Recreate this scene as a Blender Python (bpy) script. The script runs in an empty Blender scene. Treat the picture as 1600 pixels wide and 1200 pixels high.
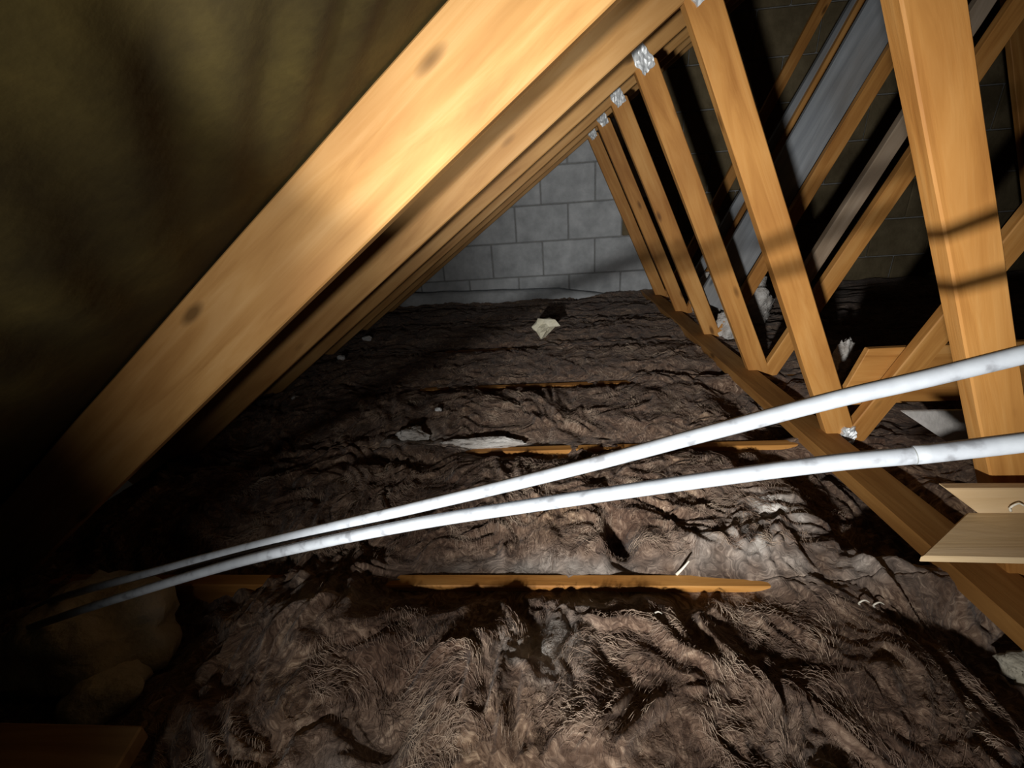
import bpy, bmesh, math, random
import numpy as np
from mathutils import Vector, Matrix, noise

scene = bpy.context.scene
COL = scene.collection
random.seed(7)

# ------------------------------------------------------------------ camera
CAM = Vector((-0.9976, 0.0, 0.8265))
RGT = Vector((0.99565, 0.06509, -0.06661))
UPV = Vector((0.03641, 0.38624, 0.92168))
FWD = Vector((-0.08572, 0.92010, -0.38219))
cd = bpy.data.cameras.new('camera')
cam = bpy.data.objects.new('camera', cd)
COL.objects.link(cam)
m = Matrix((RGT, UPV, -FWD)).transposed().to_4x4()
m.translation = CAM
cam.matrix_world = m
cd.sensor_width = 36.0
cd.lens = 672.96 / 1600 * 36.0
cd.clip_start = 0.01
scene.camera = cam

# ------------------------------------------------------------------ world and lights
w = bpy.data.worlds.new('loft_air')
scene.world = w
w.use_nodes = True
w.node_tree.nodes['Background'].inputs[0].default_value = (1.0, 0.86, 0.68, 1)
w.node_tree.nodes['Background'].inputs[1].default_value = 0.004


def aim(o, target):
    o.rotation_euler = (Vector(target) - o.location).to_track_quat('-Z', 'Y').to_euler()


def spot(name, loc, target, power, col, size, blend, rad):
    d = bpy.data.lights.new(name, 'SPOT')
    d.energy = power
    d.color = col
    d.spot_size = math.radians(size)
    d.spot_blend = blend
    d.shadow_soft_size = rad
    o = bpy.data.objects.new(name, d)
    COL.objects.link(o)
    o.location = loc
    aim(o, target)
    return o


# head torch just behind and left of the camera: wide flood and brighter beam; an added spot by the camera brightens the upper rafters
spot('torch_flood', (-1.33, -0.60, 0.565), (-0.32, 1.2, 0.78), 66, (1.0, 0.96, 0.91), 122, 1.0, 0.03)
spot('torch_beam', (-1.33, -0.60, 0.565), (-0.22, 2.6, 0.46), 185, (1.0, 0.97, 0.93), 54, 0.9, 0.03)
spot('added_rafter_spot', (-1.03, -0.03, 0.79), (-1.165, 0.75, 1.09), 34, (1.0, 0.98, 0.95), 47, 0.55, 0.008)

scene.view_settings.view_transform = 'Standard'
scene.view_settings.look = 'None'
scene.view_settings.gamma = 1.0
scene.view_settings.use_curve_mapping = False
scene.view_settings.exposure = 0.0

# ------------------------------------------------------------------ materials


def mat(name):
    mt = bpy.data.materials.new(name)
    mt.use_nodes = True
    nt = mt.node_tree
    b = nt.nodes['Principled BSDF']
    return mt, nt, b


def N(nt, t, **kw):
    n = nt.nodes.new(t)
    for k, v in kw.items():
        if k in n.inputs:
            n.inputs[k].default_value = v
        else:
            setattr(n, k, v)
    return n


def ramp(nt, fac, stops):
    r = nt.nodes.new('ShaderNodeValToRGB')
    e = r.color_ramp.elements
    while len(e) < len(stops):
        e.new(0.5)
    for el, (p, c) in zip(e, stops):
        el.position = p
        el.color = (*c, 1)
    nt.links.new(fac, r.inputs[0])
    return r.outputs[0]


def mixc(nt, fac, a, b, mode='MIX'):
    x = nt.nodes.new('ShaderNodeMix')
    x.data_type = 'RGBA'
    x.blend_type = mode
    for sock, v in ((x.inputs[0], fac), (x.inputs[6], a), (x.inputs[7], b)):
        if isinstance(v, bpy.types.NodeSocket):
            nt.links.new(v, sock)
        elif isinstance(v, tuple):
            sock.default_value = (*v, 1)
        else:
            sock.default_value = v
    return x.outputs[2]


def coords(nt, scale=(1, 1, 1), kind='Object', rnd=True):
    tc = nt.nodes.new('ShaderNodeTexCoord')
    mp = nt.nodes.new('ShaderNodeMapping')
    mp.inputs['Scale'].default_value = scale
    nt.links.new(tc.outputs[kind], mp.inputs[0])
    if rnd:
        oi = nt.nodes.new('ShaderNodeObjectInfo')
        ml = N(nt, 'ShaderNodeMath', operation='MULTIPLY')
        ml.inputs[1].default_value = 37.0
        nt.links.new(oi.outputs['Random'], ml.inputs[0])
        nt.links.new(ml.outputs[0], mp.inputs['Location'])
    return mp.outputs[0]


def bump(nt, b, h, dist, strength=1.0):
    bp = nt.nodes.new('ShaderNodeBump')
    bp.inputs['Distance'].default_value = dist
    bp.inputs['Strength'].default_value = strength
    nt.links.new(h, bp.inputs['Height'])
    nt.links.new(bp.outputs[0], b.inputs['Normal'])


def wood(name, dark, mid, light, rough=0.62):
    mt, nt, b = mat(name)
    g = N(nt, 'ShaderNodeTexNoise', Scale=1.0, Detail=5.0, Roughness=0.6, Distortion=0.6)
    nt.links.new(coords(nt, (2.2, 26, 26)), g.inputs[0])
    big = N(nt, 'ShaderNodeTexNoise', Scale=3.0, Detail=2.0)
    nt.links.new(coords(nt, (1, 2, 2)), big.inputs[0])
    c = ramp(nt, g.outputs[0], [(0.28, dark), (0.5, mid), (0.72, light)])
    c2 = ramp(nt, big.outputs[0], [(0.35, (0.78, 0.72, 0.66)), (0.65, (1.0, 1.0, 1.0))])
    c = mixc(nt, 1.0, c, c2, 'MULTIPLY')
    # knots
    v = N(nt, 'ShaderNodeTexVoronoi', Scale=1.0)
    nt.links.new(coords(nt, (3.2, 9.0, 9.0)), v.inputs[0])
    k = ramp(nt, v.outputs['Distance'], [(0.05, (1, 1, 1)), (0.13, (0, 0, 0))])
    c = mixc(nt, k, c, tuple(x * 0.42 for x in dark))
    nt.links.new(c, b.inputs['Base Color'])
    b.inputs['Roughness'].default_value = rough
    b.inputs['Specular IOR Level'].default_value = 0.3
    bump(nt, b, g.outputs[0], 0.0015)
    return mt


M_WOOD = wood('pine_timber', (0.36, 0.155, 0.034), (0.50, 0.24, 0.062), (0.60, 0.325, 0.105))
M_RAFT = wood('pale_pine_timber', (0.36, 0.18, 0.05), (0.48, 0.265, 0.088), (0.57, 0.345, 0.14))
M_BIND = wood('darker_pine_timber', (0.24, 0.11, 0.028), (0.33, 0.165, 0.046), (0.42, 0.23, 0.075))
M_DARKW = wood('brown_timber', (0.20, 0.115, 0.045), (0.28, 0.165, 0.068), (0.36, 0.225, 0.10))
M_GREYW = wood('greyed_timber', (0.22, 0.17, 0.12), (0.29, 0.235, 0.175), (0.36, 0.30, 0.235))
M_PALEW = wood('blue_grey_timber', (0.19, 0.21, 0.235), (0.26, 0.285, 0.31), (0.32, 0.345, 0.375))  # grained blue-grey tone for the wide board and narrow batten
M_TANB = wood('tan_board', (0.56, 0.40, 0.21), (0.66, 0.50, 0.29), (0.74, 0.58, 0.37), 0.7)


def rough_mat(name, stops, scale, bdist, rough=0.9, sc=(1, 1, 1), spec=0.2, bscale=None):
    mt, nt, b = mat(name)
    n = N(nt, 'ShaderNodeTexNoise', Scale=scale, Detail=6.0, Roughness=0.62)
    nt.links.new(coords(nt, sc), n.inputs[0])
    nt.links.new(ramp(nt, n.outputs[0], stops), b.inputs['Base Color'])
    n2 = N(nt, 'ShaderNodeTexNoise', Scale=bscale or scale * 4, Detail=5.0)
    nt.links.new(coords(nt, sc), n2.inputs[0])
    b.inputs['Roughness'].default_value = rough
    b.inputs['Specular IOR Level'].default_value = spec
    bump(nt, b, n2.outputs[0], bdist)
    return mt


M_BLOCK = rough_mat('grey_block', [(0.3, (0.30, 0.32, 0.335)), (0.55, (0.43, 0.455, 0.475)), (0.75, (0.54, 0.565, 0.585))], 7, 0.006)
M_SHADEB = rough_mat('shaded_block', [(0.3, (0.105, 0.082, 0.045)), (0.7, (0.18, 0.145, 0.085))], 7, 0.006)  # wall blocks again, with shade put into a dark brown colour
M_MORTAR = rough_mat('mortar', [(0.3, (0.19, 0.195, 0.195)), (0.7, (0.27, 0.275, 0.27))], 30, 0.004)
M_FELT = rough_mat('olive_brown_felt', [(0.3, (0.022, 0.015, 0.0032)), (0.55, (0.046, 0.033, 0.007)), (0.75, (0.08, 0.057, 0.013))], 5, 0.003, 0.85)
M_FELTR = rough_mat('dark_felt', [(0.3, (0.022, 0.017, 0.011)), (0.7, (0.05, 0.04, 0.026))], 6, 0.003, 0.9)
M_BOARDC = rough_mat('plasterboard', [(0.3, (0.3, 0.28, 0.25)), (0.7, (0.4, 0.38, 0.34))], 10, 0.002)
M_FOAM = rough_mat('cream_foam', [(0.3, (0.66, 0.62, 0.46)), (0.7, (0.80, 0.77, 0.62))], 20, 0.006)
M_POLY = rough_mat('white_crumb', [(0.3, (0.62, 0.64, 0.64)), (0.7, (0.78, 0.80, 0.80))], 30, 0.003)
M_WWOOL = rough_mat('pale_wool', [(0.3, (0.34, 0.31, 0.28)), (0.55, (0.56, 0.54, 0.51)), (0.75, (0.74, 0.73, 0.71))], 12, 0.012, 0.95, (1, 1, 2.2))
M_TWOOL = rough_mat('tan_wool', [(0.3, (0.30, 0.275, 0.215)), (0.55, (0.45, 0.425, 0.345)), (0.75, (0.58, 0.55, 0.46))], 8, 0.012, 0.95)
M_SHEET = rough_mat('pale_sheet', [(0.3, (0.50, 0.485, 0.46)), (0.7, (0.62, 0.60, 0.58))], 14, 0.003, 0.85)
M_SCREW = rough_mat('white_hook', [(0.3, (0.66, 0.62, 0.52)), (0.7, (0.8, 0.77, 0.68))], 60, 0.001, 0.5, spec=0.5)

M_PIPE, nt, b = mat('white_plastic')
n = N(nt, 'ShaderNodeTexNoise', Scale=60.0, Detail=4.0)
nt.links.new(coords(nt), n.inputs[0])
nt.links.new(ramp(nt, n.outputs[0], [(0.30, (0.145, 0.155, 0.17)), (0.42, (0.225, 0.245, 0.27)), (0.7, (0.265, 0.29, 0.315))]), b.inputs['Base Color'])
b.inputs['Roughness'].default_value = 0.38
M_JOINT, nt, b = mat('dark_joint')
b.inputs['Base Color'].default_value = (0.13, 0.14, 0.14, 1)
M_PLATE, nt, b = mat('galvanised_steel')
n = N(nt, 'ShaderNodeTexNoise', Scale=45.0, Detail=3.0)
nt.links.new(coords(nt), n.inputs[0])
nt.links.new(ramp(nt, n.outputs[0], [(0.3, (0.50, 0.53, 0.55)), (0.7, (0.86, 0.90, 0.92))]), b.inputs['Base Color'])
b.inputs['Metallic'].default_value = 0.35
b.inputs['Roughness'].default_value = 0.5

# mineral wool: brown with pale patches where the quilt is torn (vertex attribute)
M_WOOL, nt, b = mat('brown_mineral_wool')
cw = coords(nt, (1, 1, 1), 'Object')
warp = N(nt, 'ShaderNodeTexNoise', Scale=7.0, Detail=3.0)
nt.links.new(cw, warp.inputs[0])
wm = nt.nodes.new('ShaderNodeVectorMath')
wm.operation = 'MULTIPLY_ADD'
nt.links.new(warp.outputs['Color'], wm.inputs[0])
wm.inputs[1].default_value = (0.35, 0.35, 0.35)
nt.links.new(cw, wm.inputs[2])
fib = N(nt, 'ShaderNodeTexNoise', Scale=22.0, Detail=7.0, Roughness=0.68, Distortion=1.6)
nt.links.new(wm.outputs[0], fib.inputs[0])
pat = N(nt, 'ShaderNodeTexNoise', Scale=3.2, Detail=4.0, Roughness=0.55)
nt.links.new(cw, pat.inputs[0])
c1 = ramp(nt, fib.outputs[0], [(0.32, (0.060, 0.034, 0.022)), (0.45, (0.145, 0.094, 0.067)), (0.55, (0.27, 0.187, 0.135)), (0.66, (0.52, 0.40, 0.30))])
c2 = ramp(nt, pat.outputs[0], [(0.35, (0.50, 0.44, 0.42)), (0.55, (0.80, 0.78, 0.76)), (0.7, (1.0, 0.93, 0.80))])
cc = mixc(nt, 1.0, c1, c2, 'MULTIPLY')
at = nt.nodes.new('ShaderNodeAttribute')
at.attribute_name = 'pale'
c3 = ramp(nt, fib.outputs[0], [(0.3, (0.25, 0.22, 0.19)), (0.5, (0.50, 0.47, 0.43)), (0.7, (0.74, 0.72, 0.69))])
cc = mixc(nt, at.outputs['Fac'], cc, c3)
nt.links.new(cc, b.inputs['Base Color'])
b.inputs['Roughness'].default_value = 0.95
b.inputs['Specular IOR Level'].default_value = 0.15
b.inputs['Sheen Weight'].default_value = 0.15
bump(nt, b, fib.outputs[0], 0.006, 0.7)
M_FIBRE, nt, b = mat('wool_fibre')
oi = N(nt, 'ShaderNodeTexNoise', Scale=14.0, Detail=4.0)
nt.links.new(coords(nt), oi.inputs[0])
nt.links.new(ramp(nt, oi.outputs[0], [(0.35, (0.09, 0.057, 0.04)), (0.48, (0.22, 0.15, 0.11)), (0.65, (0.46, 0.355, 0.265))]), b.inputs['Base Color'])
b.inputs['Roughness'].default_value = 0.8

# ------------------------------------------------------------------ helpers


def tag(o, label=None, cat=None, group=None, kind=None):
    if label:
        o['label'] = label
    if cat:
        o['category'] = cat
    if group:
        o['group'] = group
    if kind:
        o['kind'] = kind
    return o


def link(name, me, material, parent=None):
    o = bpy.data.objects.new(name, me)
    COL.objects.link(o)
    if material and not me.materials:
        me.materials.append(material)
    if parent:
        o.parent = parent
    return o


def empty(name, loc=(0, 0, 0)):
    o = bpy.data.objects.new(name, None)
    COL.objects.link(o)
    o.location = loc
    o.empty_display_size = 0.1
    return o


def bm_mesh(name, bm, smooth=False):
    me = bpy.data.meshes.new(name)
    bmesh.ops.recalc_face_normals(bm, faces=bm.faces[:])
    bm.to_mesh(me)
    bm.free()
    if smooth:
        me.polygons.foreach_set('use_smooth', [True] * len(me.polygons))
    return me


def timber_mesh(L, W, T, c0=0.0, c1=0.0, seed=0, bev=0.003):
    """timber along local X (0..L), W in local Z, T in local Y.  c0/c1 slide the top edge of each end (mitre)."""
    bm = bmesh.new()
    n = max(2, int(L / 0.15))
    rings = []
    for i in range(n + 1):
        t = i / n
        q = []
        for sy, sz in ((-1, -1), (1, -1), (1, 1), (-1, 1)):
            x = L * t
            if i == 0:
                x += c0 * sz * 0.5
            if i == n:
                x += c1 * sz * 0.5
            j = 0.0012
            q.append(bm.verts.new((x, sy * T / 2 + j * noise.noise((x * 5, sy * 3 + seed, sz)),
                                   sz * W / 2 + 1.6 * j * noise.noise((x * 4, sy + 9, sz * 3 + seed)))))
        rings.append(q)
    for a, b_ in zip(rings[:-1], rings[1:]):
        for k in range(4):
            bm.faces.new((a[k], a[(k + 1) % 4], b_[(k + 1) % 4], b_[k]))
    bm.faces.new(rings[0][::-1])
    bm.faces.new(rings[-1])
    bmesh.ops.recalc_face_normals(bm, faces=bm.faces[:])
    long_e = [e for e in bm.edges if e.calc_face_angle(0) > 0.5]
    bmesh.ops.bevel(bm, geom=long_e, offset=bev, segments=1, affect='EDGES')
    return bm_mesh('timber', bm)


def timber(name, a, b_, W, T, material, parent=None, off=0.0, c0=0.0, c1=0.0, seed=0, ref=(0, 1, 0)):
    """timber between world points a and b_; ref = direction of its thickness; off shifts it along its width."""
    a, b_ = Vector(a), Vector(b_)
    x = (b_ - a).normalized()
    y = Vector(ref)
    y = (y - x * y.dot(x)).normalized()
    z = x.cross(y)
    if z.z < 0:
        y, z = -y, -z
    me = timber_mesh((b_ - a).length, W, T, c0, c1, seed)
    o = link(name, me, material, parent)
    mw = Matrix((x, y, z)).transposed().to_4x4()
    mw.translation = a + z * off
    if parent:
        o.matrix_parent_inverse = Matrix.Identity(4)
        mw.translation = mw.translation - parent.location
        o.matrix_local = mw
    else:
        o.matrix_world = mw
    return o


# --- vectorised gradient noise
rng = np.random.RandomState(3)
PERM = rng.permutation(512)
PERM = np.concatenate([PERM, PERM])
GA = rng.rand(512) * 2 * np.pi
GX, GY = np.cos(GA), np.sin(GA)


def pn(x, y):
    xi, yi = np.floor(x).astype(int), np.floor(y).astype(int)
    xf, yf = x - xi, y - yi
    u, v = xf ** 3 * (xf * (xf * 6 - 15) + 10), yf ** 3 * (yf * (yf * 6 - 15) + 10)

    def g(i, j, dx, dy):
        h = PERM[(PERM[(xi + i) & 511] + yi + j) & 511]
        return GX[h] * dx + GY[h] * dy
    a = g(0, 0, xf, yf) * (1 - u) + g(1, 0, xf - 1, yf) * u
    b2 = g(0, 1, xf, yf - 1) * (1 - u) + g(1, 1, xf - 1, yf - 1) * u
    return (a * (1 - v) + b2 * v) * 1.5


def sm(e0, e1, x):
    t = np.clip((x - e0) / (e1 - e0), 0, 1)
    return t * t * (3 - 2 * t)


def blob(x, y, cx, cy, rx, ry):
    return np.exp(-(((x - cx) / rx) ** 2 + ((y - cy) / ry) ** 2))


def grid_mesh(name, X, Y, Z, attr=None):
    ny, nx = X.shape
    co = np.stack([X, Y, Z], -1).reshape(-1, 3).astype(np.float32)
    idx = np.arange(nx * ny).reshape(ny, nx)
    q = np.stack([idx[:-1, :-1], idx[:-1, 1:], idx[1:, 1:], idx[1:, :-1]], -1).reshape(-1, 4)
    me = bpy.data.meshes.new(name)
    me.vertices.add(len(co))
    me.vertices.foreach_set('co', co.ravel())
    me.loops.add(q.size)
    me.loops.foreach_set('vertex_index', q.ravel().astype(np.int32))
    me.polygons.add(len(q))
    me.polygons.foreach_set('loop_start', np.arange(0, q.size, 4, dtype=np.int32))
    me.polygons.foreach_set('loop_total', np.full(len(q), 4, dtype=np.int32))
    me.polygons.foreach_set('use_smooth', np.ones(len(q), dtype=bool))
    me.update()
    if attr is not None:
        a = me.attributes.new('pale', 'FLOAT', 'POINT')
        a.data.foreach_set('value', attr.ravel().astype(np.float32))
    return me


def lump(name, loc, size, material, seed, rough=0.35, sub=3, freq=1.6, fine=0.1, parent=None, rot=0.0):
    bm = bmesh.new()
    bmesh.ops.create_icosphere(bm, subdivisions=sub, radius=1.0)
    for v in bm.verts:
        p = v.co.copy()
        d = 1 + rough * noise.noise(p * freq + Vector((seed * 3.1, seed, 0))) \
            + fine * noise.noise(p * freq * 4 + Vector((seed, 0, seed * 2.3)))
        v.co = Vector((p.x * d * size[0], p.y * d * size[1], p.z * d * size[2]))
    o = link(name, bm_mesh(name, bm, smooth=sub > 2), material, parent)
    o.location = loc
    o.rotation_euler = (0, 0, rot)
    return o


# ------------------------------------------------------------------ geometry of the roof
SP, Y0 = 0.6, 0.767
SLOPE = 0.711
CA = 1 / math.sqrt(1 + SLOPE * SLOPE)
NODE = dict(E=(-2.4, 0.0), M=(-0.6, 1.28), P=(1.2, 2.56), A=(0.0, 0.0), B=(2.4, 0.0), M2=(3.0, 1.28), E2=(4.8, 0.0))
RW = 0.15       # rafter depth
GY_ = 4.02      # gable wall face


def YT(n):
    return Y0 + SP * n


def P(k, y, dx=0, dz=0):
    return (NODE[k][0] + dx, y, NODE[k][1] + dz)


# ------------------------------------------------------------------ structure: gable wall, roof lining, ceiling below
gw = bmesh.new()
top = 0.19
vs = [(-2.55, -0.1), (4.95, -0.1), (4.95, 0.0), (1.2, 2.56 + top), (-2.55, 0.0)]
f0 = [gw.verts.new((x, GY_ + 0.012, z)) for x, z in vs]
f1 = [gw.verts.new((x, GY_ + 0.12, z)) for x, z in vs]
gw.faces.new(f0)
gw.faces.new(f1[::-1])
for i in range(5):
    gw.faces.new((f0[i], f0[(i + 1) % 5], f1[(i + 1) % 5], f1[i]))
wall = link('wall_gable', bm_mesh('wall_gable', gw), M_MORTAR)
tag(wall, 'grey blockwork gable wall at the far end of the loft', kind='structure')
BW, BH = 0.46, 0.30
pn1 = Vector((-SLOPE, 0, 1)).normalized()
pn2 = Vector((SLOPE, 0, 1)).normalized()
rr = random.Random(5)
for row in range(9):
    z0 = -0.085 + row * BH
    for k in range(-1, 18):
        x0 = -2.62 + k * BW + (row % 2) * BW / 2
        bm = bmesh.new()
        bmesh.ops.create_cube(bm, size=1.0)
        dy = rr.uniform(-0.005, 0.004)
        for v in bm.verts:
            v.co = Vector((x0 + BW / 2 + v.co.x * (BW - 0.009), GY_ + 0.028 + dy + v.co.y * 0.06, z0 + BH / 2 + v.co.z * (BH - 0.009)))
        for pnv, pt in ((pn1, Vector((1.2, 0, 2.56 + 0.17))), (pn2, Vector((1.2, 0, 2.56 + 0.17)))):
            g = bm.verts[:] + bm.edges[:] + bm.faces[:]
            r_ = bmesh.ops.bisect_plane(bm, geom=g, plane_co=pt, plane_no=pnv, clear_outer=True)
            ed = [e for e in r_['geom_cut'] if isinstance(e, bmesh.types.BMEdge)]
            if ed:
                bmesh.ops.holes_fill(bm, edges=bm.edges[:])
        if len(bm.faces) < 4:
            bm.free()
            continue
        if len(bm.faces) <= 8:
            bmesh.ops.bevel(bm, geom=bm.edges[:], offset=0.006, segments=1, affect='EDGES')
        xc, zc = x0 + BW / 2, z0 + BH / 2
        brown = xc > 0.16 - zc * 0.47  # right of this line the wall's shade is painted as darker blocks
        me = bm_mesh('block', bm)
        o = link('block', me, M_SHADEB if brown else M_BLOCK, wall)
# pale upstand lying along the foot of the wall
bm = bmesh.new()
prev = None
for i in range(25):
    t = i / 24
    x = -2.38 + 2.0 * t
    zt = (0.135 - 0.05 * t) * (1 - max(0, t - 0.75) * 3.2) + 0.008 * noise.noise((x * 6, 0, 0))
    yy = GY_ - 0.06 + 0.012 * noise.noise((x * 5, 3, 0))
    ring = [bm.verts.new(c) for c in ((x, yy - 0.05, -0.02), (x, yy - 0.035, zt - 0.02), (x, yy, zt), (x, yy + 0.05, zt + 0.005), (x, yy + 0.05, -0.02))]
    if prev:
        for a in range(5):
            bm.faces.new((prev[a], prev[(a + 1) % 5], ring[(a + 1) % 5], ring[a]))
    else:
        bm.faces.new(ring)
    prev = ring
bm.faces.new(prev[::-1])
up = link('trim_1', bm_mesh('trim', bm, True), M_BLOCK)
tag(up, 'pale grey upstand along the foot of the gable wall', kind='structure')

# sarking felt of the left slope: draped over the rafters, creased
ns, nyy = 260, 420
s = np.linspace(-0.25, 4.65, ns)                     # along the slope from the eave
yv = np.linspace(-1.2, GY_ + 0.02, nyy)
S, Yg = np.meshgrid(s, yv)
ph = ((Yg - Y0) / SP) % 1.0
sag = np.sin(np.pi * ph) ** 1.2
q = (S + Yg) / 1.414
crease = 0.5 + 0.5 * np.sin(q * 62 + 4.0 * pn(q * 3 + 4, q * 0 + 1.3) + 1.2 * pn(S * 4, Yg * 4 + 8))
off = RW + 0.004 - sag * (0.010 + 0.013 * crease * (0.7 + pn(S * 3, Yg * 3)) + 0.008 * pn(S * 2.3, Yg * 2.1 + 3))
off = np.where(sag < 0.08, RW + 0.004, off)
X = -2.4 + S * CA - SLOPE * CA * off
Z = S * CA * SLOPE + CA * off
felt = link('ceiling_felt_west', grid_mesh('felt', X, Yg, Z), M_FELT)
felt.name = 'ceiling_left'
tag(felt, 'creased olive brown roofing felt above the rafters on the left slope', kind='structure')
sd = felt.modifiers.new('thickness', 'SOLIDIFY')
sd.thickness = 0.004
sd.offset = 1
s2 = np.linspace(-0.25, 4.50, 90)
y2 = np.linspace(-1.2, GY_ + 0.02, 160)
S2, Y2 = np.meshgrid(s2, y2)
off2 = RW + 0.006 - 0.02 * np.sin(np.pi * (((Y2 - Y0) / SP) % 1.0)) * (0.6 + pn(S2 * 2, Y2 * 2))
X2 = 4.8 - S2 * CA + SLOPE * CA * off2
Z2 = S2 * CA * SLOPE + CA * off2
felt2 = link('ceiling_right', grid_mesh('felt', X2, Y2, Z2), M_FELTR)
tag(felt2, 'dark roofing felt on the far right slope', kind='structure')
sd = felt2.modifiers.new('thickness', 'SOLIDIFY')
sd.thickness = 0.004
sd.offset = -1
bm = bmesh.new()
bmesh.ops.create_cube(bm, size=1)
for v in bm.verts:
    v.co = Vector((1.2 + v.co.x * 7.4, 1.4 + v.co.y * 5.3, -0.135 + v.co.z * 0.0125))
fl = link('floor', bm_mesh('floor', bm), M_BOARDC)
tag(fl, 'plasterboard of the ceiling below, under the insulation', kind='structure')

# ------------------------------------------------------------------ trusses


def plate_mesh(w_, h_, seed):
    """pressed steel nail plate with raised tooth slots, slightly crumpled"""
    bm = bmesh.new()
    nx, nz = 7, 9
    g = []
    for j in range(nz + 1):
        row = []
        for i in range(nx + 1):
            u, v = i / nx - 0.5, j / nz - 0.5
            d = 0.006 * noise.noise((u * 5 + seed, v * 5, seed * 2)) + (0.006 if (i + j) % 2 else 0.0) * (0.6 + noise.noise((i, j, seed)))
            jx = 0.10 * noise.noise((v * 4, seed, 1.0)) + 0.05 * noise.noise((v * 9, u * 3, seed + 3))
            jz = 0.09 * noise.noise((u * 4, seed + 5, 2.0))
            row.append(bm.verts.new(((u * (1 - 0.5 * abs(v)) + jx) * w_, -0.003 - abs(d), (v + jz) * h_)))
        g.append(row)
    for j in range(nz):
        for i in range(nx):
            bm.faces.new((g[j][i], g[j][i + 1], g[j + 1][i + 1], g[j + 1][i]))
    r_ = bmesh.ops.extrude_face_region(bm, geom=bm.faces[:])
    for v in [x for x in r_['geom'] if isinstance(x, bmesh.types.BMVert)]:
        v.co.y = 0.004
    return bm_mesh('nail_plate', bm)


TL = {
    0: 'nearest pine roof truss with the broad upright web at the right of the photo',
    1: 'second pine roof truss, its web foot seen between the two white pipes',
    2: 'third pine roof truss, with a greyed timber behind its long web',
    3: 'fourth pine roof truss, in front of the wide blue-grey board',
    4: 'fifth pine roof truss, carrying the narrow blue-grey batten',
    5: 'farthest pine roof truss, standing close to the grey block wall',
}
TH = 0.036
for n_ in range(6):
    y = YT(n_)
    t = empty('roof_truss', (0, y, 0))
    tag(t, TL[n_], 'roof truss', 'roof trusses along the loft')
    sd_ = n_ * 10
    up_ = Vector((-SLOPE * CA, 0, CA)) * (RW / 2)
    timber('rafter', Vector(P('E', y, -0.25, -0.25 * SLOPE)) + up_, Vector(P('P', y)) + up_, RW, TH, M_RAFT, t, seed=sd_)
    up2 = Vector((SLOPE * CA, 0, CA)) * (RW / 2)
    timber('rafter', Vector(P('E2', y, 0.25, -0.25 * SLOPE)) + up2, Vector(P('P', y)) + up2, RW, TH, M_RAFT, t, seed=sd_ + 1)
    timber('ceiling_joist', (-2.5, y, -0.05), (4.9, y, -0.05), 0.10, TH, M_WOOD, t, seed=sd_ + 2)
    dx = (0.012, 0.0, 0.0, 0.0, 0.0, 0.0)[n_]
    timber('web', P('M', y, dx - 0.012, 0.02), P('A', y, dx, 0.0), 0.074 if n_ == 0 else 0.084, TH, M_WOOD, t, c0=0.06, c1=-0.05, seed=sd_ + 3)
    timber('web', P('A', y, 0.02, 0.0), P('P', y, 0.0, -0.03), 0.072, TH, M_WOOD, t, c0=-0.04, seed=sd_ + 4)
    timber('web', P('B', y, -0.02, 0.0), P('P', y, 0.02, -0.03), 0.085, TH, M_WOOD, t, seed=sd_ + 5)
    timber('web', P('M2', y, 0.0, 0.0), P('B', y, 0.0, 0.0), 0.085, TH, M_WOOD, t, seed=sd_ + 6)
    for k, w_, h_ in (('M', 0.062, 0.094), ('A', 0.05, 0.07), ('P', 0.10, 0.14)):
        if k == 'A' and n_ not in (1,):
            continue
        o = link('nail_plate', plate_mesh(w_, h_, n_ * 1.7 + len(k) + ord(k)), M_PLATE, t)
        o.location = (NODE[k][0] + (-0.012 if k == 'M' else 0.0), -TH / 2 - 0.001, NODE[k][1] + (0.012 if k == 'M' else 0.03 if k == 'A' else 0))
        o.rotation_euler = (0, math.radians(-35 if k == 'M' else 0), 0)
    # second timber fixed behind the long web
    if n_ == 2:
        timber('web_stiffener', (0.163 - 0.075, y + TH, 0.35), (0.095 + 0.96 - 0.075, y + TH, 2.29), 0.062, TH, M_GREYW, t, seed=sd_ + 7)
    if n_ == 4:
        timber('web_stiffener', (0.05, y + TH, 0.235), (0.86, y + TH, 1.86), 0.062, TH, M_PALEW, t, seed=sd_ + 7)

wb = timber('wide_board', (-0.02, YT(3) + 0.055, 0.20), (0.76, YT(3) + 0.055, 1.86), 0.185, 0.03, M_PALEW, seed=99)
tag(wb, 'wide blue-grey board standing on a slant behind the fourth truss', 'board')

# longitudinal binder over the joists beside the web feet
bd = timber('binder', (-0.085, -0.35, 0.022), (-0.085, GY_ - 0.02, 0.022), 0.040, 0.115, M_BIND, seed=41, ref=(1, 0, 0))
tag(bd, 'long brown binder timber running over the joists beside the web feet', 'timber')

# ------------------------------------------------------------------ insulation quilts
JX = {0: (-1.40, -0.52), 1: (-1.36, -0.15), 2: (-1.65, -0.55), 3: (-1.75, -1.05), 4: (9, 9), 5: (9, 9)}


def cover(n, x):
    """1 where the wool lies over joist n, 0 where the joist shows"""
    if n not in JX:
        return np.ones_like(x)
    a, b_ = JX[n]
    wob = {0: 0.16, 1: 0.5, 2: 0.75, 3: 0.4}.get(n, 0.0)
    nz = pn(x * 5 + n * 11.3, x * 0 + n * 3.7)
    nz2 = pn(x * 14 + n * 7.3, x * 0 + n * 1.7 + 0.5)
    c = 1 - sm(a - 0.06, a + 0.06, x) * (1 - sm(b_ - 0.06, b_ + 0.06, x))
    return np.clip(c + wob * sm(0.05, 0.45, nz + 0.35 * nz2), 0, 1)


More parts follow.
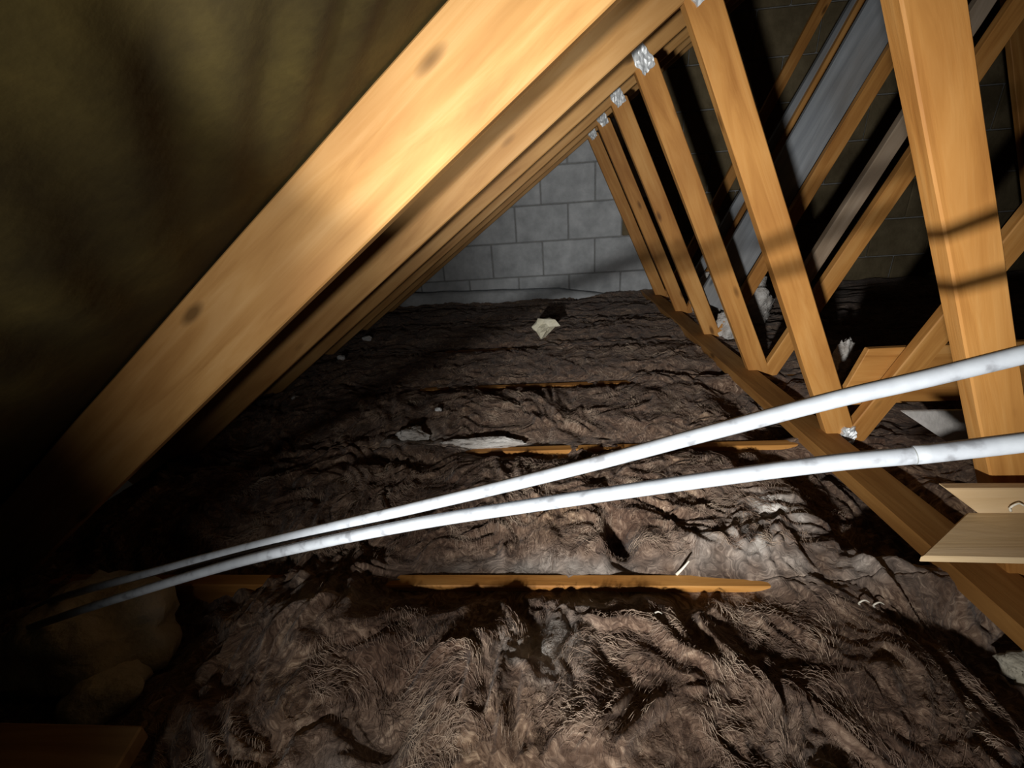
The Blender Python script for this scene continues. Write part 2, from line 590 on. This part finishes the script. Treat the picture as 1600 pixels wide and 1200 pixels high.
def height(x, y):
    wx = pn(x * 3.1 + 5, y * 3.1) * 0.16 + pn(x * 8, y * 8 + 4) * 0.05
    wy = pn(x * 3.1, y * 3.1 + 9) * 0.16 + pn(x * 8 + 7, y * 8) * 0.05
    a, b_ = x + wx, y + wy
    r1 = 1 - np.abs(pn(a * 5.0, b_ * 4.2 + 3))
    r2 = 1 - np.abs(pn(a * 11 + 3, b_ * 9))
    r3 = 0.55 + np.sqrt(pn((a + 0.5 * wx) * 15, (b_ + 0.5 * wy) * 13 + 6) ** 2 + 0.006)
    r4 = 1 - np.abs(pn((a + wx) * 55, (b_ + wy) * 44 + 2))
    big = pn(x * 2.1 + 1.5, y * 2.1 + 7)
    h = 0.022 * big + 0.034 * (r1 - 0.75) + 0.017 * (r2 - 0.75) + 0.027 * (r3 - 0.75) + 0.0065 * (r4 - 0.75)
    near = sm(2.4, 0.6, y)
    h = h * (0.62 + 0.50 * near)
    # pillow between joists, edges tucked down where a joist shows
    n = np.round((y - Y0) / SP)
    dy = np.abs(y - (Y0 + n * SP))
    cv = np.ones_like(x)
    for k in range(0, 6):
        cv = np.where(n == k, cover(k, x), cv)
    edge = 1 - sm(0.0, 0.085, dy - 0.015)
    h = h + 0.028 * sm(0.0, 0.22, dy)
    tuck = np.where(y < Y0 + n * SP, -0.017, -0.005)
    h = h * (1 - edge * (1 - cv)) + edge * (1 - cv) * tuck
    h = h + edge * cv * 0.016
    # trench beside the binder, cleft in the first bay, hollow left of the centre
    h = h - 0.085 * sm(-0.36, -0.18, x) * sm(0.10, -0.02, x) * (1 - edge) * sm(2.6, 1.4, y)
    h = h - 0.05 * sm(-0.26, -0.16, x) * sm(0.10, -0.02, x) * sm(0.78, 0.70, y)
    h = h - 0.10 * blob(x, y, -0.83, 0.92, 0.035, 0.075)
    h = h - 0.09 * blob(x, y, -1.30, 0.42, 0.05, 0.12) - 0.07 * blob(x, y, -1.02, 0.34, 0.16, 0.03)
    h = h + 0.05 * blob(x, y, -1.10, 0.52, 0.13, 0.13) + 0.035 * blob(x, y, -0.95, 0.40, 0.09, 0.08)
    h = h + 0.04 * blob(x, y, -1.55, 0.62, 0.2, 0.07) + 0.05 * blob(x, y, -0.55, 0.86, 0.16, 0.06)
    h = h - 0.10 * blob(x, y, -1.95, 0.62, 0.22, 0.25)
    # thins out toward the eaves so that it stays under the felt
    eave = 0.05 + (x + 2.4) * 0.6
    h = np.where(x < -2.0, np.minimum(h, eave), h)
    return h


def palef(x, y):
    a = pn(x * 9 + 3, y * 9) * 0.5 + pn(x * 22, y * 22 + 5) * 0.5
    p_ = 0.0 * x
    for cx, cy, rx, ry, k in ((-1.53, 1.43, 0.10, 0.05, 1.1), (-1.24, 1.40, 0.20, 0.035, 1.3), (-0.90, 0.71, 0.10, 0.035, 1.0),
                              (-1.02, 0.56, 0.07, 0.07, 1.0), (-1.52, 0.68, 0.10, 0.05, 0.7), (-0.42, 0.98, 0.09, 0.08, 0.9),
                              (-0.55, 0.86, 0.12, 0.05, 0.6), (-1.34, 0.30, 0.05, 0.10, 0.6), (-0.62, 0.33, 0.05, 0.09, 0.6),
                              (-1.0, 0.81, 0.28, 0.03, 0.5), (-0.35, 0.80, 0.20, 0.05, 0.45)):
        p_ = p_ + k * blob(x, y, cx, cy, rx, ry)
    return np.clip(p_ * (0.75 + 1.3 * a), 0, 1)


BAYL = {-1: 'nearest brown mineral wool quilt, filling the bottom of the photo',
        0: 'brown mineral wool quilt just behind the clearly bared joist',
        1: 'brown mineral wool quilt behind the joist with white torn fluff',
        2: 'brown mineral wool quilt in the third bay, below the cream foam chunk',
        3: 'brown mineral wool quilt bearing the cream foam chunk',
        4: 'farthest brown mineral wool quilt, against the block wall'}
fr = random.Random(11)


def strand_mesh(pts_n, x0, x1, y0, y1):
    """loose fibres teased out of the quilt: short curved triangular strands"""
    r_ = np.random.RandomState(int(1000 + y0 * 100))
    nseg = 5
    px = r_.uniform(x0, x1, pts_n)
    py = r_.uniform(y0, y1, pts_n)
    ang = pn(px * 3.0 + 2, py * 3.0) * 5 + pn(px * 8.0, py * 8.0 + 3) * 2.5 + r_.normal(0, 0.25, pts_n)
    ln = r_.gamma(2.5, 0.008, pts_n) + 0.006
    curl = r_.normal(0, 0.35, pts_n) + pn(px * 6, py * 6 + 11) * 1.5
    lift = r_.uniform(0.001, 0.008, pts_n)
    wd = r_.uniform(0.00018, 0.00042, pts_n)
    V = np.zeros((pts_n, nseg + 1, 2, 3), np.float32)
    cx, cy = px.copy(), py.copy()
    for i in range(nseg + 1):
        t_ = i / nseg
        a_ = ang + curl * t_ * 1.5
        if i:
            cx = cx + np.cos(a_) * ln / nseg
            cy = np.clip(cy + np.sin(a_) * ln / nseg, y0 - 0.05, y1 + 0.05)
        z_ = height(cx, cy) + lift * math.sin(math.pi * min(1, t_ * 1.0 + 0.05)) + 0.0008
        wdt = wd * (1 - 0.7 * t_)
        V[:, i, 0] = np.stack([cx - np.sin(a_) * wdt, cy + np.cos(a_) * wdt, z_ - wdt], -1)
        V[:, i, 1] = np.stack([cx + np.sin(a_) * wdt, cy - np.cos(a_) * wdt, z_ + wdt], -1)
    co = V.reshape(-1, 3)
    base = (np.arange(pts_n) * (nseg + 1) * 2)[:, None]
    k = np.arange(nseg)[None, :] * 2
    qd = np.stack([base + k, base + k + 1, base + k + 3, base + k + 2], -1).reshape(-1, 4)
    me = bpy.data.meshes.new('fibres')
    me.from_pydata(co.tolist(), [], qd.tolist())
    me.update()
    return me


for n_ in range(-1, 5 + 0):
    ya = -0.30 if n_ == -1 else YT(n_)
    yb = YT(n_ + 1) if n_ < 4 else GY_ - 0.012
    st = {-1: 0.0055, 0: 0.0055, 1: 0.0075, 2: 0.010, 3: 0.012, 4: 0.014}[n_]
    xs = np.concatenate([np.arange(-2.52, 0.12, st), np.arange(0.12, 0.9, 0.02), np.arange(0.9, 4.8, 0.08)])
    ys = np.linspace(ya, yb, int((yb - ya) / st) + 2)
    XX, YY = np.meshgrid(xs, ys)
    ZZ = height(XX, YY)
    # folds lean over a little so that the surface curls
    fx = pn(XX * 7 + 1, YY * 7) * 0.016 * (XX < 0)
    inner = np.minimum(sm(0, 0.05, YY - ya), sm(0, 0.05, yb - YY))
    XQ, YQ, ZQ, PQ = (np.pad(a_, 1, mode='edge') for a_ in (XX + fx, YY + inner * pn(XX * 7, YY * 7 + 4) * 0.02, ZZ, palef(XX, YY)))
    ZQ[0, :] = ZQ[-1, :] = ZQ[:, 0] = ZQ[:, -1] = -0.127          # cut edges of the quilt, down to the ceiling
    qo = link('insulation_quilt', grid_mesh('quilt', XQ, YQ, ZQ, PQ), M_WOOL)
    tag(qo, BAYL[n_], 'insulation', 'insulation quilts between the joists')
    cnt = {-1: 20000, 0: 24000, 1: 20000, 2: 10000, 3: 5000, 4: 1500}[n_]
    so = link('loose_fibres', strand_mesh(cnt, -2.25, -0.15, max(ya, 0.18) + 0.06, yb - 0.06), M_FIBRE, qo)
    so['kind'] = 'stuff'

# ------------------------------------------------------------------ pipes
PIPE1 = [(-0.56, 0.316, 0.729), (-0.604, 0.324, 0.713), (-0.695, 0.341, 0.677), (-0.756, 0.353, 0.654), (-0.853, 0.37, 0.614), (-0.989, 0.395, 0.557),
         (-1.179, 0.431, 0.482), (-1.398, 0.473, 0.397), (-1.585, 0.508, 0.322), (-1.669, 0.524, 0.287), (-1.865, 0.56, 0.207), (-2.029, 0.589, 0.137), (-2.13, 0.605, 0.085)]
PIPE2 = [(-0.54, 0.293, 0.661), (-0.596, 0.305, 0.644), (-0.691, 0.324, 0.617), (-0.755, 0.337, 0.601), (-0.853, 0.356, 0.572), (-1.015, 0.386, 0.522),
         (-1.176, 0.414, 0.471), (-1.383, 0.448, 0.397), (-1.554, 0.473, 0.329), (-1.801, 0.506, 0.224), (-1.963, 0.527, 0.153), (-2.12, 0.55, 0.08)]


def catmull(pts, per=8):
    p = [Vector(q) for q in pts]
    p = [p[0] * 2 - p[1]] + p + [p[-1] * 2 - p[-2]]
    out = []
    for i in range(1, len(p) - 2):
        for k in range(per):
            t = k / per
            out.append(0.5 * ((2 * p[i]) + (p[i + 1] - p[i - 1]) * t + (2 * p[i - 1] - 5 * p[i] + 4 * p[i + 1] - p[i + 2]) * t * t
                              + (3 * p[i] - p[i - 1] - 3 * p[i + 1] + p[i + 2]) * t ** 3))
    out.append(p[-2])
    return out


def tube_mesh(name, pts, rad, seg=16):
    bm = bmesh.new()
    prev = None
    for i, q_ in enumerate(pts):
        d = (pts[min(i + 1, len(pts) - 1)] - pts[max(i - 1, 0)]).normalized()
        u = d.cross(Vector((0, 0, 1))).normalized()
        v = u.cross(d)
        r = rad[i] if isinstance(rad, list) else rad
        ring = [bm.verts.new(q_ + (u * math.cos(a) + v * math.sin(a)) * r) for a in [2 * math.pi * k / seg for k in range(seg)]]
        if prev:
            for k in range(seg):
                bm.faces.new((prev[k], prev[(k + 1) % seg], ring[(k + 1) % seg], ring[k]))
        else:
            bm.faces.new(ring[::-1])
        prev = ring
    bm.faces.new(prev)
    return bm_mesh(name, bm, True)


for pts, jt, lab in ((PIPE1, 0.115, 'upper of the two white plastic pipes slanting across the loft'),
                     (PIPE2, 0.195, 'lower of the two white plastic pipes slanting across the loft')):
    c = catmull(pts)
    root = empty('plastic_pipe', c[-1])
    tag(root, lab, 'pipe', 'white pipes across the loft')
    o = link('tube', tube_mesh('tube', c, 0.0075), M_PIPE, root)
    o.matrix_local = Matrix.Translation(-c[-1])
    i = int(jt * len(c))
    d = (c[i + 1] - c[i])
    o = link('joint_seam', tube_mesh('joint_seam', [c[i], c[i] + d.normalized() * 0.0008], 0.0078), M_JOINT, root)
    o.matrix_local = Matrix.Translation(-c[-1])
    # slightly wider sleeve from the seam to the pipe's raised end
    o = link('sleeve', tube_mesh('sleeve', [q_ for q_ in c[:i + 1]], 0.0079), M_PIPE, root)
    o.matrix_local = Matrix.Translation(-c[-1])

# ------------------------------------------------------------------ boards and offcuts


def prism(name, top, bottom_dir, material, parent=None, bev=0.002):
    """polygon 'top' (world points) extruded by a vector, bevelled"""
    bm = bmesh.new()
    a = [bm.verts.new(Vector(p_)) for p_ in top]
    b_ = [bm.verts.new(Vector(p_) + Vector(bottom_dir)) for p_ in top]
    n = len(a)
    bm.faces.new(a)
    bm.faces.new(b_[::-1])
    for i in range(n):
        bm.faces.new((a[i], b_[i], b_[(i + 1) % n], a[(i + 1) % n]))
    bmesh.ops.recalc_face_normals(bm, faces=bm.faces[:])
    bmesh.ops.bevel(bm, geom=bm.edges[:], offset=bev, segments=1, affect='EDGES')
    return link(name, bm_mesh(name, bm), material, parent)


o = prism('tan_board', [(-0.385, 0.60, 0.236), (0.32, 0.587, 0.226), (0.32, 0.705, 0.232), (-0.226, 0.705, 0.240)], (0, 0, -0.013), M_TANB)
tag(o, 'flat tan board with a slanted end, at the right edge below the pipes', 'board')
o = prism('pale_batten', [(-0.285, 0.70, 0.298), (-0.21, 0.70, 0.240), (0.30, 0.70, 0.235), (0.30, 0.70, 0.290)], (0, 0.018, 0), M_TANB)
tag(o, 'pale batten with a pointed end standing on the tan board', 'batten')
o = timber('support_block', (0.10, 0.645, -0.02), (0.10, 0.645, 0.212), 0.07, 0.09, M_DARKW, seed=10)
tag(o, 'upright timber block under the tan board at the right', 'block')
o = prism('noggin_plank', [(0.03, YT(1) + 0.024, 0.325), (0.62, YT(1) + 0.024, 0.33), (0.62, YT(1) + 0.024, 0.135), (-0.03, YT(1) + 0.024, 0.125)], (0, 0.022, 0), M_WOOD)
tag(o, 'short brown plank fixed level behind the second truss web', 'plank')
o = prism('sheet_offcut', [(0.085, 1.27, 0.158), (0.33, 1.29, 0.145), (0.40, 1.25, 0.0), (0.355, 1.24, -0.03)], (0, 0.010, 0.002), M_SHEET)
tag(o, 'pale triangular sheet offcut leaning below the brown plank', 'offcut')
o = prism('corner_board', [(-2.18, 0.05, 0.10), (-1.60, 0.05, 0.10), (-1.665, 0.385, 0.10), (-2.18, 0.38, 0.10)], (0, 0, -0.03), M_DARKW, bev=0.003)
tag(o, 'dark brown board lying on the wool in the bottom left corner', 'board')

# ------------------------------------------------------------------ loose bits


def hz(x, y):
    return float(height(np.array([x]), np.array([y]))[0])


def place(o, sink=0.25):
    zs = [v.co.z for v in o.data.vertices]
    o.location.z = hz(o.location.x, o.location.y) - min(zs) - sink * (max(zs) - min(zs))


o = lump('foam_chunk', (-1.02, 2.70, 0.06), (0.075, 0.05, 0.06), M_FOAM, 4, 0.9, 2, 1.15, 0.35)
place(o, 0.05)
tag(o, 'jagged cream foam chunk lying on the far wool', 'foam')
for x, y, s_, lab in ((-2.25, 2.40, 0.026, 'small white crumb beside the foot of the third rafter'),
                      (-2.25, 1.86, 0.018, 'tiny white crumb beside the foot of the second rafter'),
                      (-2.24, 2.80, 0.034, 'flat white crumb near the foot of the fourth rafter'),
                      (-1.47, 1.62, 0.014, 'tiny white crumb on the wool behind the torn fluff')):
    o = lump('white_crumb', (x, y, 0), (s_, s_ * 0.8, s_ * 0.6), M_POLY, x * y, 0.5, 2)
    place(o, 0.2)
    tag(o, lab, 'debris', 'white crumbs on the wool')
for x, y, sx, sy, sz, mt_, lab in (
        (0.16, 3.16, 0.13, 0.08, 0.17, M_WWOOL, 'pale wool tuft between the feet of the third and fourth webs'),
        (0.30, 2.82, 0.12, 0.08, 0.17, M_WWOOL, 'tallest pale wool tuft, below the wide blue-grey board'),
        (0.085, 2.57, 0.075, 0.07, 0.085, M_WWOOL, 'low rounded pale wool tuft in front of the fourth truss'),
        (0.29, 1.88, 0.035, 0.035, 0.10, M_WWOOL, 'small curled wool tuft right of the second truss web'),
        (0.62, 1.10, 0.20, 0.12, 0.11, M_TWOOL, 'tan wool clump in the dark beyond the second web'),
        (-1.53, 1.43, 0.055, 0.03, 0.035, M_WWOOL, 'small white wool tuft left of the torn fluff on the second joist'),
        (-1.26, 1.39, 0.15, 0.022, 0.024, M_WWOOL, 'long torn white wool tuft lying along the second joist'),
        (-0.02, 0.60, 0.10, 0.06, 0.04, M_TWOOL, 'tan wool clump beside the binder under the tan board')):
    o = lump('wool_tuft', (x, y, 0), (sx, sy, sz), mt_, x * 7 + y, 0.5, 4, 1.5, 0.22)
    place(o, 0.25)
    tag(o, lab, 'wool tuft', 'loose wool tufts')
o = lump('wool_clump', (-2.02, 0.60, 0.02), (0.17, 0.13, 0.10), M_TWOOL, 6.3, 0.35, 4, 1.4, 0.12)
tag(o, 'rounded tan wool clump under the pipe ends at the left edge', 'wool clump')
o = lump('wool_clump', (-1.90, 0.50, -0.01), (0.08, 0.06, 0.05), M_TWOOL, 2.1, 0.35, 3, 1.4, 0.12)
tag(o, 'small grey-tan wool clump above the corner board', 'wool clump')


def hook(name, base, pts, r, lab, grp='pale curled bits'):
    base = Vector(base)
    c_ = catmull([base + Vector(p_) for p_ in pts], 5)
    o = link(name, tube_mesh(name, [q_ - base for q_ in c_], [r * (1 - 0.5 * i / len(c_)) for i in range(len(c_))], 8), M_SCREW)
    o.location = base
    tag(o, lab, 'debris', grp)


hook('white_splinter', (-0.715, 0.785, 0.0), [(0, 0, 0), (0.012, 0.0, 0.018), (0.026, 0.002, 0.040)], 0.0036, 'white splinter standing up on the clearly bared joist')
for bx, by, bz, s_, lab in ((-0.795, 0.655, hz(-0.795, 0.655), 1.0, 'pale curl on the wool below the right of the bared joist'),
                            (-0.365, 0.70, hz(-0.365, 0.70), 1.2, 'left one of two pale curls near the right end of the bared joist'),
                            (-0.335, 0.70, hz(-0.335, 0.70), 1.2, 'right one of two pale curls near the right end of the bared joist'),
                            (-0.165, 0.695, 0.250, 1.3, 'pale curl stuck on the face of the pointed batten')):
    hook('pale_curl', (bx, by, bz), [(0, 0, 0), (-0.004 * s_, -0.002, 0.008 * s_), (0.003 * s_, -0.003, 0.015 * s_), (0.011 * s_, -0.004, 0.011 * s_)], 0.0022, lab)
